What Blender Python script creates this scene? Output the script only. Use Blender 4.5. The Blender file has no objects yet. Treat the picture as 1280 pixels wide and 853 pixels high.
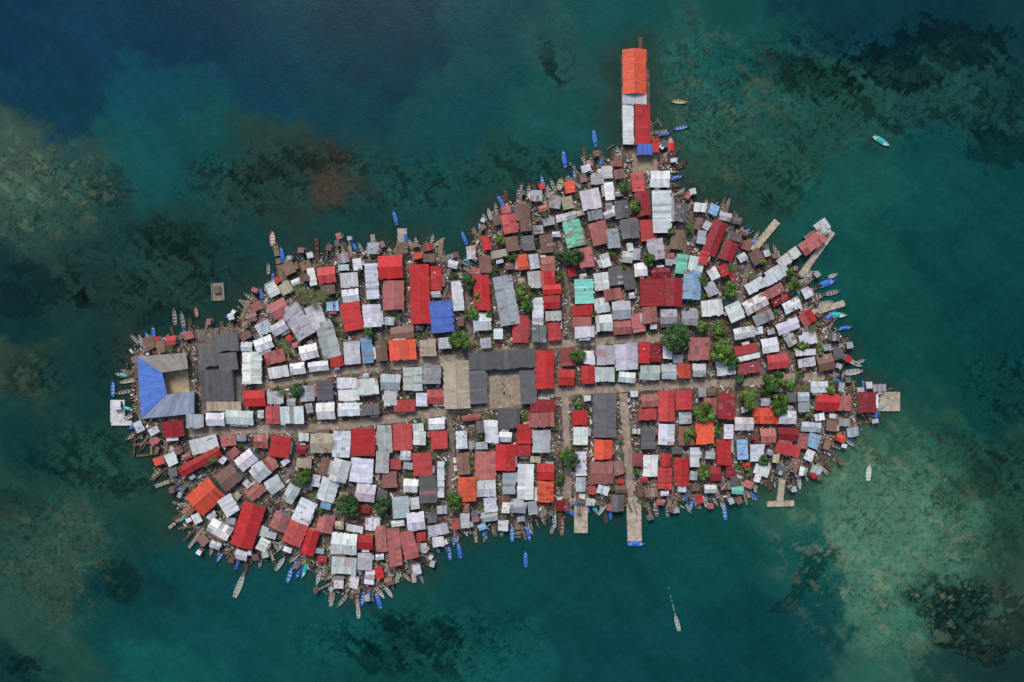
import bpy, math, random
import numpy as np
from mathutils import Vector, Matrix
random.seed(7); rng=np.random.default_rng(7)
S=0.4; H=341.0
def W(px,py,z=0.0):
    k=(H-z)/H
    return ((px-640)*S*k,(426.5-py)*S*k)
def lin(c):
    return tuple(((v/255)/12.92 if v/255<=0.04045 else ((v/255+0.055)/1.055)**2.4) for v in c)
scene=bpy.context.scene
root=scene.collection
# ------------------------------------------------------------------ materials
def newmat(name):
    m=bpy.data.materials.new(name); m.use_nodes=True
    nt=m.node_tree; nt.nodes.clear(); return m,nt,nt.nodes,nt.links
def nd(ns,t,**kw):
    n=ns.new(t)
    for k,v in kw.items(): setattr(n,k,v)
    return n
def mixc(ns,ls,mode,fac,a,b):
    n=ns.new('ShaderNodeMix'); n.data_type='RGBA'; n.blend_type=mode
    for sock,v in ((n.inputs[0],fac),(n.inputs[6],a),(n.inputs[7],b)):
        if isinstance(v,(int,float)): sock.default_value=v
        elif isinstance(v,tuple): sock.default_value=(v+(1,))[:4]
        else: ls.new(v,sock)
    return n.outputs[2]
def ramp(ns,ls,inp,p0,p1,c0=(0,0,0),c1=(1,1,1)):
    r=ns.new('ShaderNodeValToRGB'); e=r.color_ramp.elements
    e[0].position=p0;e[1].position=p1;e[0].color=c0+(1,);e[1].color=c1+(1,)
    ls.new(inp,r.inputs[0]); return r.outputs[0]
def noise(ns,ls,vec,scale,detail=4,rough=0.6):
    n=ns.new('ShaderNodeTexNoise'); n.inputs['Scale'].default_value=scale
    n.inputs['Detail'].default_value=detail; n.inputs['Roughness'].default_value=rough
    ls.new(vec,n.inputs['Vector']); return n.outputs['Fac']
def colmat(name,rough=0.7,spec=0.3,roof=False,var=0.35,scale=0.5):
    m,nt,ns,ls=newmat(name)
    out=nd(ns,'ShaderNodeOutputMaterial'); bs=nd(ns,'ShaderNodeBsdfPrincipled')
    ls.new(bs.outputs[0],out.inputs[0])
    at=nd(ns,'ShaderNodeAttribute',attribute_name='Col'); geo=nd(ns,'ShaderNodeNewGeometry')
    c=at.outputs['Color']
    n1=noise(ns,ls,geo.outputs['Position'],scale,5)
    c=mixc(ns,ls,'MULTIPLY',1.0,c,ramp(ns,ls,n1,0.3,0.7,(1-var,)*3,(1+var*0.4,)*3))
    if roof:
        uv=nd(ns,'ShaderNodeUVMap'); mp=nd(ns,'ShaderNodeMapping')
        mp.inputs['Scale'].default_value=(2.2,0.28,1)
        ls.new(uv.outputs[0],mp.inputs[0])
        st=noise(ns,ls,mp.outputs[0],1.0,4,0.7)
        c=mixc(ns,ls,'MULTIPLY',1.0,c,ramp(ns,ls,st,0.3,0.6,(0.68,0.66,0.64),(1.04,1.04,1.04)))
        add=nd(ns,'ShaderNodeMath',operation='MULTIPLY_ADD')
        n2=noise(ns,ls,geo.outputs['Position'],0.7,6,0.75)
        ls.new(st,add.inputs[0]); add.inputs[1].default_value=0.5; ls.new(n2,add.inputs[2])
        ad2=nd(ns,'ShaderNodeMath',operation='MULTIPLY_ADD')
        ls.new(at.outputs['Alpha'],ad2.inputs[0]); ad2.inputs[1].default_value=0.35; ls.new(add.outputs[0],ad2.inputs[2])
        sc=nd(ns,'ShaderNodeMapRange'); sc.inputs['From Min'].default_value=0.93; sc.inputs['From Max'].default_value=1.20; sc.inputs['To Max'].default_value=0.85
        ls.new(ad2.outputs[0],sc.inputs['Value'])
        c=mixc(ns,ls,'MIX',sc.outputs[0],c,(0.13,0.08,0.06))
        wv=nd(ns,'ShaderNodeTexWave'); wv.bands_direction='X'; ls.new(uv.outputs[0],wv.inputs['Vector'])
        wv.inputs['Scale'].default_value=1.2
        bp=nd(ns,'ShaderNodeBump'); bp.inputs['Strength'].default_value=0.35; bp.inputs['Distance'].default_value=0.05
        ls.new(wv.outputs['Fac'],bp.inputs['Height']); ls.new(bp.outputs[0],bs.inputs['Normal'])
    ls.new(c,bs.inputs['Base Color'])
    bs.inputs['Roughness'].default_value=rough
    bs.inputs['Specular IOR Level'].default_value=spec
    return m
M_roof=colmat('corrugated_roof_sheet',0.6,0.3,True,0.2,0.35)
M_wall=colmat('painted_wall',0.85,0.2,False,0.3,1.2)
M_wood=colmat('weathered_wood',0.9,0.1,False,0.45,1.5)
M_conc=colmat('stained_concrete',0.9,0.15,False,0.4,0.45)
M_boat=colmat('boat_paint',0.45,0.4,False,0.2,1.5)
M_leaf=colmat('leaf',0.6,0.25,False,0.35,0.8)
# ------------------------------------------------------------------ mesh builder
class MB:
    def __init__(s): s.v=[];s.f=[];s.c=[];s.m=[];s.uv=[]
    def face(s,pts,col,mat=0,uv=None):
        b=len(s.v); s.v.extend(pts); s.f.append(tuple(range(b,b+len(pts))))
        if len(col)==3: col=tuple(col)+(0.0,)
        s.c.append(col); s.m.append(mat)
        s.uv.extend(uv if uv else [(p[0],p[1]) for p in pts])
    def box(s,cx,cy,z0,z1,w,h,ang,col,mat=0,bottom=False):
        ca,sa=math.cos(ang),math.sin(ang); P=[]
        for z in (z0,z1):
            for dx,dy in((-w/2,-h/2),(w/2,-h/2),(w/2,h/2),(-w/2,h/2)):
                P.append((cx+dx*ca-dy*sa,cy+dx*sa+dy*ca,z))
        s.face([P[4],P[5],P[6],P[7]],col,mat)
        for i in range(4):
            j=(i+1)%4; s.face([P[i],P[j],P[j+4],P[i+4]],col,mat)
        if bottom: s.face([P[3],P[2],P[1],P[0]],col,mat)
    def tube(s,p0,p1,r0,r1,col,mat=0,n=6):
        p0=Vector(p0);p1=Vector(p1);d=(p1-p0).normalized()
        a=d.orthogonal().normalized();b=d.cross(a)
        A=[tuple(p0+(a*math.cos(t)+b*math.sin(t))*r0) for t in [2*math.pi*i/n for i in range(n)]]
        B=[tuple(p1+(a*math.cos(t)+b*math.sin(t))*r1) for t in [2*math.pi*i/n for i in range(n)]]
        for i in range(n):
            j=(i+1)%n; s.face([A[i],A[j],B[j],B[i]],col,mat)
        s.face(B,col,mat)
    def emit(s,name,mats,loc=(0,0,0),rot=0.0,merge=False):
        me=bpy.data.meshes.new(name); me.from_pydata(s.v,[],s.f)
        for m in mats: me.materials.append(m)
        me.polygons.foreach_set('material_index',s.m)
        ca=me.color_attributes.new('Col','FLOAT_COLOR','CORNER')
        arr=[]
        for f,c in zip(s.f,s.c): arr.extend(list(c)*len(f))
        ca.data.foreach_set('color',arr)
        ul=me.uv_layers.new(name='UVMap')
        ul.data.foreach_set('uv',[x for p in s.uv for x in p])
        me.update()
        o=bpy.data.objects.new(name,me); o.location=loc; o.rotation_euler=(0,0,rot)
        root.objects.link(o); return o
# ------------------------------------------------------------------ island outline
OUT=[(168,440),(200,434),(238,432),(243,416),(270,416),(302,414),(312,396),(322,384),(338,372),(350,352),(362,340),(384,336),(402,326),(420,324),(440,322),(470,318),(500,314),(530,314),(552,322),(562,340),(580,344),(596,326),(600,300),(616,276),(630,262),(650,254),(672,250),(694,246),(712,236),(726,222),(742,212),(758,208),(776,198),(779,182),(778,66),(808,66),(812,150),(820,184),(834,198),(838,232),(852,256),(872,268),(890,270),(906,276),(920,286),(930,306),(944,326),(962,332),(978,326),(992,336),(988,350),(1002,366),(1010,386),(1024,400),(1040,420),(1050,438),(1044,456),(1034,474),(1060,488),(1092,490),(1094,514),(1070,516),(1068,534),(1044,542),(1034,562),(1022,578),(1000,588),(978,600),(956,596),(938,600),(920,612),(896,616),(872,620),(850,622),(820,620),(800,626),(772,628),(742,622),(716,624),(700,638),(676,640),(650,648),(620,654),(596,658),(574,664),(548,668),(532,684),(524,704),(504,712),(484,722),(466,736),(440,738),(422,728),(408,712),(392,704),(372,692),(350,676),(330,690),(304,690),(282,680),(258,670),(240,658),(232,636),(240,612),(232,596),(214,586),(206,572),(216,560),(200,552),(184,542),(176,524),(170,480)]
XX,YY=np.meshgrid(np.arange(0,1280)+0.5,np.arange(0,853)+0.5)
def inpoly(X,Y,P):
    r=np.zeros(X.shape,bool); n=len(P)
    for i in range(n):
        x1,y1=P[i];x2,y2=P[(i+1)%n]
        if y1==y2: continue
        c=((y1>Y)!=(y2>Y))&(X<(x2-x1)*(Y-y1)/(y2-y1)+x1)
        r^=c
    return r
def distpoly(X,Y,P):
    d=np.full(X.shape,1e9); n=len(P)
    for i in range(n):
        x1,y1=P[i];x2,y2=P[(i+1)%n]; dx,dy=x2-x1,y2-y1; L=dx*dx+dy*dy+1e-9
        t=np.clip(((X-x1)*dx+(Y-y1)*dy)/L,0,1)
        d=np.minimum(d,(X-x1-t*dx)**2+(Y-y1-t*dy)**2)
    return np.sqrt(d)
ring=[]; n=len(OUT); per=0
for i in range(n):
    x1,y1=OUT[i];x2,y2=OUT[(i+1)%n]; L=math.hypot(x2-x1,y2-y1); k=max(1,int(L/4))
    pier=(770<(x1+x2)/2<825 and (y1+y2)/2<200) or (x1<200 and 430<y1<545)
    for j in range(k):
        t=j/k; nxn,nyn=(y2-y1)/L,-(x2-x1)/L; per+=4
        a=(random.uniform(-2.5,2.5)+3.5*math.sin(per*0.13)+3*math.sin(per*0.047+1)-2.5) if not pier else random.uniform(-.5,.5)
        ring.append((x1+(x2-x1)*t+nxn*a,y1+(y2-y1)*t+nyn*a,nxn,nyn))
LAND=inpoly(XX,YY,[(r[0],r[1]) for r in ring])
# ------------------------------------------------------------------ value noise
def vnoise(x,y,scale,seed):
    g=np.random.default_rng(seed).random((256,256)); x=x/scale+1000.3; y=y/scale+1000.7
    xi=np.floor(x).astype(int);yi=np.floor(y).astype(int);fx=x-xi;fy=y-yi
    fx=fx*fx*(3-2*fx);fy=fy*fy*(3-2*fy);xi%=256;yi%=256;x1=(xi+1)%256;y1=(yi+1)%256
    return (g[yi,xi]*(1-fx)+g[yi,x1]*fx)*(1-fy)+(g[y1,xi]*(1-fx)+g[y1,x1]*fx)*fy
def fbm(x,y,scale,seed,o=5,gain=0.5):
    r=0;a=1;t=0
    for i in range(o):
        r=r+a*vnoise(x*0.8+y*0.6*(1 if i%2 else -1)*0.75,y*0.8+x*0.3*(1 if i%2 else -1),scale/2**i,seed+i*17);t+=a;a*=gain
    return r/t
def sstep(a,b,x):
    t=np.clip((x-a)/(b-a),0,1); return t*t*(3-2*t)
# ------------------------------------------------------------------ sea
def axis(lo,hi,step,far):
    a=list(np.arange(lo,hi+step*0.5,step)); d=step;e=hi;r=[]
    while e<far: d*=1.5;e+=d;r.append(e)
    d=step;e=lo;l=[]
    while e>-far: d*=1.5;e-=d;l.append(e)
    return np.array(l[::-1]+a+r)
ax=axis(-272,272,0.62,4000); ay=axis(-184,184,0.62,4000)
GX,GY=np.meshgrid(ax,ay); PX=GX/S+640; PY=426.5-GY/S
wx=(fbm(PX,PY,110,1)-0.5)*96+(fbm(PX,PY,26,2)-0.5)*62+(fbm(PX,PY,9,5,3)-0.5)*34
wy=(fbm(PX,PY,110,3)-0.5)*96+(fbm(PX,PY,26,4)-0.5)*62+(fbm(PX,PY,9,6,3)-0.5)*34
CP=[(0,0,(4,58,84)),(100,60,(4,62,86)),(230,40,(4,58,80)),(330,110,(3,66,84)),(60,130,(4,66,84)),(500,50,(5,60,74)),(420,140,(4,70,82)),(600,110,(8,78,82)),(200,150,(5,78,92)),
(640,30,(14,78,82)),(710,60,(34,88,84)),(690,150,(20,88,84)),(800,20,(14,86,84)),(870,60,(34,94,86)),(950,50,(14,84,80)),(1050,15,(5,62,72)),(1180,30,(5,58,68)),(1270,60,(12,62,66)),
(900,150,(40,88,76)),(980,110,(32,88,78)),(960,220,(36,82,70)),(880,220,(44,80,66)),(1060,120,(32,84,74)),(1150,120,(28,80,74)),(1240,140,(22,70,68)),(1050,230,(20,92,84)),(1150,230,(8,82,80)),(1260,220,(8,74,72)),
(1080,330,(12,86,78)),(1200,330,(7,74,72)),(1270,400,(5,68,68)),(1100,420,(10,82,74)),(1200,470,(8,76,72)),(1260,500,(12,68,64)),(1150,540,(34,88,74)),(1240,570,(34,78,66)),
(20,220,(60,88,76)),(90,240,(46,80,72)),(60,290,(46,80,70)),(150,225,(20,90,88)),(180,190,(6,88,92)),(240,200,(12,82,80)),(300,235,(38,72,64)),(350,240,(36,70,64)),(410,237,(58,62,52)),(480,215,(26,78,74)),(560,230,(22,78,72)),(540,170,(12,82,84)),(640,200,(28,78,70)),
(130,300,(26,70,66)),(30,340,(16,58,58)),(100,350,(30,64,60)),(210,300,(28,70,64)),(300,300,(18,70,68)),(200,360,(34,68,62)),(440,285,(22,70,66)),(270,340,(28,64,60)),(30,400,(14,58,58)),(90,420,(26,66,60)),(30,470,(54,80,64)),(100,480,(18,62,60)),(150,450,(22,62,60)),
(30,540,(16,64,62)),(110,560,(30,76,66)),(40,610,(34,78,68)),(160,600,(34,76,66)),(80,650,(46,84,72)),(150,670,(22,76,68)),(30,690,(40,82,70)),(70,720,(52,78,64)),(30,770,(44,86,74)),(90,810,(34,84,72)),(20,840,(16,62,62)),
(170,720,(8,62,62)),(150,790,(10,76,74)),(230,740,(6,80,80)),(300,800,(6,82,82)),(230,840,(10,94,90)),(400,800,(8,86,84)),(520,780,(14,84,78)),(480,840,(10,80,76)),(600,840,(8,90,88)),(600,740,(6,78,76)),(720,740,(5,76,76)),(800,830,(5,74,76)),(720,680,(8,76,72)),(880,700,(5,80,78)),(950,800,(4,70,72)),(900,660,(8,82,76)),
(1000,630,(44,96,80)),(1010,700,(14,86,80)),(1040,780,(8,72,72)),(1060,600,(68,112,88)),(1110,600,(76,118,92)),(1080,660,(76,120,96)),(1130,700,(70,116,94)),(1110,770,(62,114,92)),(1130,830,(44,100,84)),(1180,640,(58,104,82)),(1190,750,(26,60,56)),(1220,690,(52,96,78)),(1260,640,(40,84,70)),(1240,730,(30,66,58)),(1270,800,(22,58,56)),(1200,830,(28,66,60)),(1260,745,(70,112,90)),(1150,580,(52,98,80))]
qx=PX+wx; qy=PY+wy
num=np.zeros(PX.shape+(3,)); den=np.zeros(PX.shape)
cqx=np.clip(qx,-60,1340);cqy=np.clip(qy,-60,910)
for (cx,cy,c) in CP:
    d2=(cqx-cx)**2+(cqy-cy)**2
    w=np.exp(-d2/(2*23**2))+3e-4/(1+d2/2500)**2
    den+=w
    for k in range(3): num[...,k]+=w*lin(c)[k]
COL=num/den[...,None]
def blob(cx,cy,rx,ry,ang=0,soft=0.5):
    a=math.radians(ang); dx=PX+wx*0.35-cx; dy=PY+wy*0.35-cy
    u=(dx*math.cos(a)-dy*math.sin(a))/rx; v=(dx*math.sin(a)+dy*math.cos(a))/ry
    return 1-sstep(1-soft,1+soft,np.sqrt(u*u+v*v))
mot=np.zeros(PX.shape)
for b in [(1090,110,240,75,-8),(900,120,70,110,20),(705,70,28,40),(1120,680,120,140,30),(1220,620,90,80),(60,250,110,60),(40,470,40,30),(100,350,30,40),(70,690,90,90),(520,800,140,50),(460,230,150,45),(310,230,80,45),(150,450,40,40),(960,200,70,70),(1260,480,60,50),(1180,560,80,40),(200,340,110,60),(120,580,100,50),(640,210,80,40)]:
    mot=np.maximum(mot,blob(*b))
f1=fbm(PX,PY,14,30,5,0.65); f2=fbm(PX,PY,45,40,5,0.6); f3=fbm(PX,PY,8,50,4,0.75)
dark=sstep(0.525,0.55,f3*0.46+f1*0.33+f2*0.21)*mot
COL*= (1-0.50*dark)[...,None]
for b,s in [((1215,768,85,55,-20),0.62),((1150,70,120,38,10),0.5),((1000,90,90,30,-10),0.4),((1250,190,60,30),0.4),((100,372,10,16),0.6),((1262,700,30,90,20),0.3),((150,720,30,40),0.35),((30,835,30,20),0.5),((1020,715,14,70,-40),0.45),((690,72,12,28),0.4),((130,240,26,36),.3),((30,360,40,40),.35),((520,790,60,25),.35),((470,820,40,20),.35),((900,240,60,20),.2),((330,215,50,14,10),.3),((1220,600,70,30,20),.3),((20,640,30,40),.25),((230,300,50,25),.25),((1080,560,50,16,-20),.3),((200,400,40,20),.3)]:
    bb=blob(*b)
    m=sstep(0.46,0.54,bb*0.75+(f1*0.42+f3*0.40+f2*0.18-0.5)*2.6)*(bb>0)
    COL*=(1-s*m)[...,None]
r=np.hypot(PX-410+wx*0.08,PY-237+wy*0.08)
rm=(1-sstep(16,30,r))*(0.35+0.7*f3)
rc=np.array(lin((84,74,62))); COL=COL*(1-rm[...,None]*0.8)+rc*rm[...,None]*0.8
palem=np.maximum(blob(1110,670,120,160,30),np.maximum(blob(40,240,100,60)*0.7,np.maximum(blob(900,140,70,110)*0.5,blob(70,700,80,80)*0.5)))
pale=sstep(0.53,0.60,f3*0.55+f1*0.45)*palem
COL=COL*(1-0.4*pale[...,None])+np.array(lin((120,148,116)))*0.4*pale[...,None]
rid=1-np.abs(fbm(PX,PY,60,80,4,0.5)-0.5)*14; rid=np.clip(rid,0,1)*(0.25+0.75*mot)
COL*=(1+0.25*rid)[...,None]
COL*=(0.86+0.28*f2)[...,None]; COL*=(0.78+0.44*f1)[...,None]
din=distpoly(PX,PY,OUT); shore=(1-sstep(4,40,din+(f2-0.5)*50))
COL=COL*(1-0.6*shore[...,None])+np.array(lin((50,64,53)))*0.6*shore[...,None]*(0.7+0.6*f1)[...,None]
ny,nx=PX.shape
COL*=(0.70+0.20*palem)[...,None]
lum=COL.mean(axis=2,keepdims=True); COL=COL*0.93+lum*0.07
COL=np.clip(COL,0,1)
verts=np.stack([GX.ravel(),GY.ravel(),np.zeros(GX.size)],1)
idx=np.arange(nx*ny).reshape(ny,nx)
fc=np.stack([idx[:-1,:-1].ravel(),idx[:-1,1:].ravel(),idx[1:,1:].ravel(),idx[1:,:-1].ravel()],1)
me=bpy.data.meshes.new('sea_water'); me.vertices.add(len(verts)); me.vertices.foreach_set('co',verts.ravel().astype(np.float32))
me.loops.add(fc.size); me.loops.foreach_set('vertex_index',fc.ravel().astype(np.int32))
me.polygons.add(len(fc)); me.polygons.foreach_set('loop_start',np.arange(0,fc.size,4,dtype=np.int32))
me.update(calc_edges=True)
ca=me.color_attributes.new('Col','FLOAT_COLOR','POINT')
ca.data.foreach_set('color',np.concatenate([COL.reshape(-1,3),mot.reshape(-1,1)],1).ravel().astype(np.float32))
m,nt,ns,ls=newmat('shallow_sea_over_reef')
out=nd(ns,'ShaderNodeOutputMaterial'); bs=nd(ns,'ShaderNodeBsdfDiffuse')
at=nd(ns,'ShaderNodeAttribute',attribute_name='Col'); geo=nd(ns,'ShaderNodeNewGeometry')
n1=noise(ns,ls,geo.outputs['Position'],0.33,8,0.78)
c=mixc(ns,ls,'MULTIPLY',1.0,at.outputs['Color'],ramp(ns,ls,n1,0.3,0.7,(0.82,)*3,(1.16,)*3))
dk=ramp(ns,ls,n1,0.50,0.565,(1.10,1.10,1.08),(0.56,0.60,0.60))
c=mixc(ns,ls,'MULTIPLY',at.outputs['Alpha'],c,dk)
mp=nd(ns,'ShaderNodeMapping'); mp.inputs['Rotation'].default_value=(0,0,0.5); mp.inputs['Scale'].default_value=(1,2.4,1)
ls.new(geo.outputs['Position'],mp.inputs[0])
nn=noise(ns,ls,mp.outputs[0],0.6,5,0.65); bp=nd(ns,'ShaderNodeBump'); bp.inputs['Strength'].default_value=0.5; bp.inputs['Distance'].default_value=0.25
ls.new(nn,bp.inputs['Height'])
ls.new(c,bs.inputs[0]); ls.new(bp.outputs[0],bs.inputs['Normal'])
gl=nd(ns,'ShaderNodeBsdfGlossy'); gl.inputs['Roughness'].default_value=0.08; mx=nd(ns,'ShaderNodeMixShader'); fr=nd(ns,'ShaderNodeFresnel'); fr.inputs['IOR'].default_value=1.15
ls.new(bp.outputs[0],gl.inputs['Normal']); ls.new(fr.outputs[0],mx.inputs[0]); ls.new(bs.outputs[0],mx.inputs[1]); ls.new(gl.outputs[0],mx.inputs[2]); ls.new(mx.outputs[0],out.inputs[0])
me.materials.append(m)
o=bpy.data.objects.new('sea_water',me); root.objects.link(o)
# ------------------------------------------------------------------ island ground
import bmesh
bm=bmesh.new(); top=[];low=[]
for (x,y,nx_,ny_) in ring:
    wxx,wyy=W(x,y); top.append(bm.verts.new((wxx,wyy,0.55)))
for (x,y,nx_,ny_) in ring:
    k=random.uniform(3,7); wxx,wyy=W(x+nx_*k,y+ny_*k); low.append(bm.verts.new((wxx,wyy,-1.0)))
for i in range(len(ring)):
    j=(i+1)%len(ring); bm.faces.new((top[i],top[j],low[j],low[i]))
edges=[bm.edges.get((top[i],top[(i+1)%len(ring)])) for i in range(len(ring))]
bmesh.ops.triangle_fill(bm,use_beauty=True,edges=edges)
bmesh.ops.recalc_face_normals(bm,faces=bm.faces)
me=bpy.data.meshes.new('island_ground'); bm.to_mesh(me); bm.free()
m,nt,ns,ls=newmat('packed_earth_and_rubble')
out=nd(ns,'ShaderNodeOutputMaterial'); bs=nd(ns,'ShaderNodeBsdfDiffuse'); ls.new(bs.outputs[0],out.inputs[0])
geo=nd(ns,'ShaderNodeNewGeometry')
n1=noise(ns,ls,geo.outputs['Position'],0.12,6,0.65); n2=noise(ns,ls,geo.outputs['Position'],1.1,6,0.75)
c=ramp(ns,ls,n1,0.35,0.65,(0.065,0.05,0.04),(0.20,0.16,0.13))
c=mixc(ns,ls,'MULTIPLY',1.0,c,ramp(ns,ls,n2,0.35,0.65,(0.45,0.45,0.45),(1.5,1.45,1.4)))
ls.new(c,bs.inputs[0]); me.materials.append(m)
o=bpy.data.objects.new('island_ground',me); root.objects.link(o)
# ------------------------------------------------------------------ occupancy
OCC=np.zeros((853,1280),bool)
def samples(cx,cy,w,h,ang,n=9):
    a=-math.radians(ang); u=(np.linspace(-.5,.5,n))
    U,V=np.meshgrid(u*w,u*h); X=cx+U*math.cos(a)-V*math.sin(a); Y=cy+U*math.sin(a)+V*math.cos(a)
    return np.clip(X,0,1279).astype(int),np.clip(Y,0,852).astype(int)
def mark(cx,cy,w,h,ang):
    X,Y=samples(cx,cy,w,h,ang,int(max(w,h)*1.6)+3); OCC[Y,X]=True
def street(pts,wpx,col=(0.33,0.26,0.205),z=0.58,name='dirt_street'):
    mb=MB(); P=[]
    for i in range(len(pts)-1):
        (x1,y1),(x2,y2)=pts[i],pts[i+1]; k=max(1,int(math.hypot(x2-x1,y2-y1)/5))
        for j in range(k): P.append((x1+(x2-x1)*j/k,y1+(y2-y1)*j/k))
    P.append(pts[-1]); Lf=[];Rt=[]
    for i,(x,y) in enumerate(P):
        a=P[max(0,i-1)];b=P[min(len(P)-1,i+1)]; dx,dy=b[0]-a[0],b[1]-a[1];l=math.hypot(dx,dy)
        ww=wpx*random.uniform(0.5,0.62)
        Lf.append(W(x+dy/l*ww,y-dx/l*ww)+(z,)); Rt.append(W(x-dy/l*ww,y+dx/l*ww)+(z,))
        X,Y=samples(x,y,wpx*0.95,wpx*0.95,0,11); OCC[Y,X]=True
    for i in range(len(P)-1):
        q=random.uniform(0.9,1.1); mb.face([Rt[i],Rt[i+1],Lf[i+1],Lf[i]],tuple(v*q for v in col),0)
    mb.emit(name,[M_conc])
street([(322,484),(352,479),(384,473),(430,464),(480,459),(530,451),(580,446),(640,436),(700,430),(760,426),(830,422),(860,420)],8)
street([(236,541),(300,537),(370,536),(430,532),(480,525),(540,516),(600,508),(640,503),(668,493),(720,489),(780,485),(850,480),(910,479),(970,474),(1030,470)],9.5,z=0.59)
street([(706,496),(708,540),(710,580),(709,622)],8,z=0.60)
street([(779,492),(782,540),(786,590),(790,626)],10,z=0.61)
STR=OCC.copy()
street([(560,508),(562,450)],6,(0.2,.16,.13),z=0.62)
street([(692,436),(690,492)],6,(0.2,.16,.13),z=0.63)
street([(586,446),(588,420),(584,360)],6,(0.2,.16,.13),z=0.615)
street([(880,424),(920,402),(935,330)],6,(0.2,.16,.13),z=0.625)
street([(370,536),(366,580),(338,640)],5,(0.2,.16,.13),z=0.605)
street([(560,516),(566,560),(560,650)],5,(0.2,.16,.13),z=0.635)
street([(855,424),(845,380),(856,300)],4,(0.2,.16,.13),z=0.64)
street([(700,432),(712,380),(700,300)],4,(0.2,.16,.13),z=0.645)
street([(470,460),(478,400),(476,330)],4,(0.2,.16,.13),z=0.65)
street([(440,534),(434,600),(440,640)],4,(0.2,.16,.13),z=0.655)
street([(924,480),(918,560),(930,600)],4,(0.2,.16,.13),z=0.66)
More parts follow.
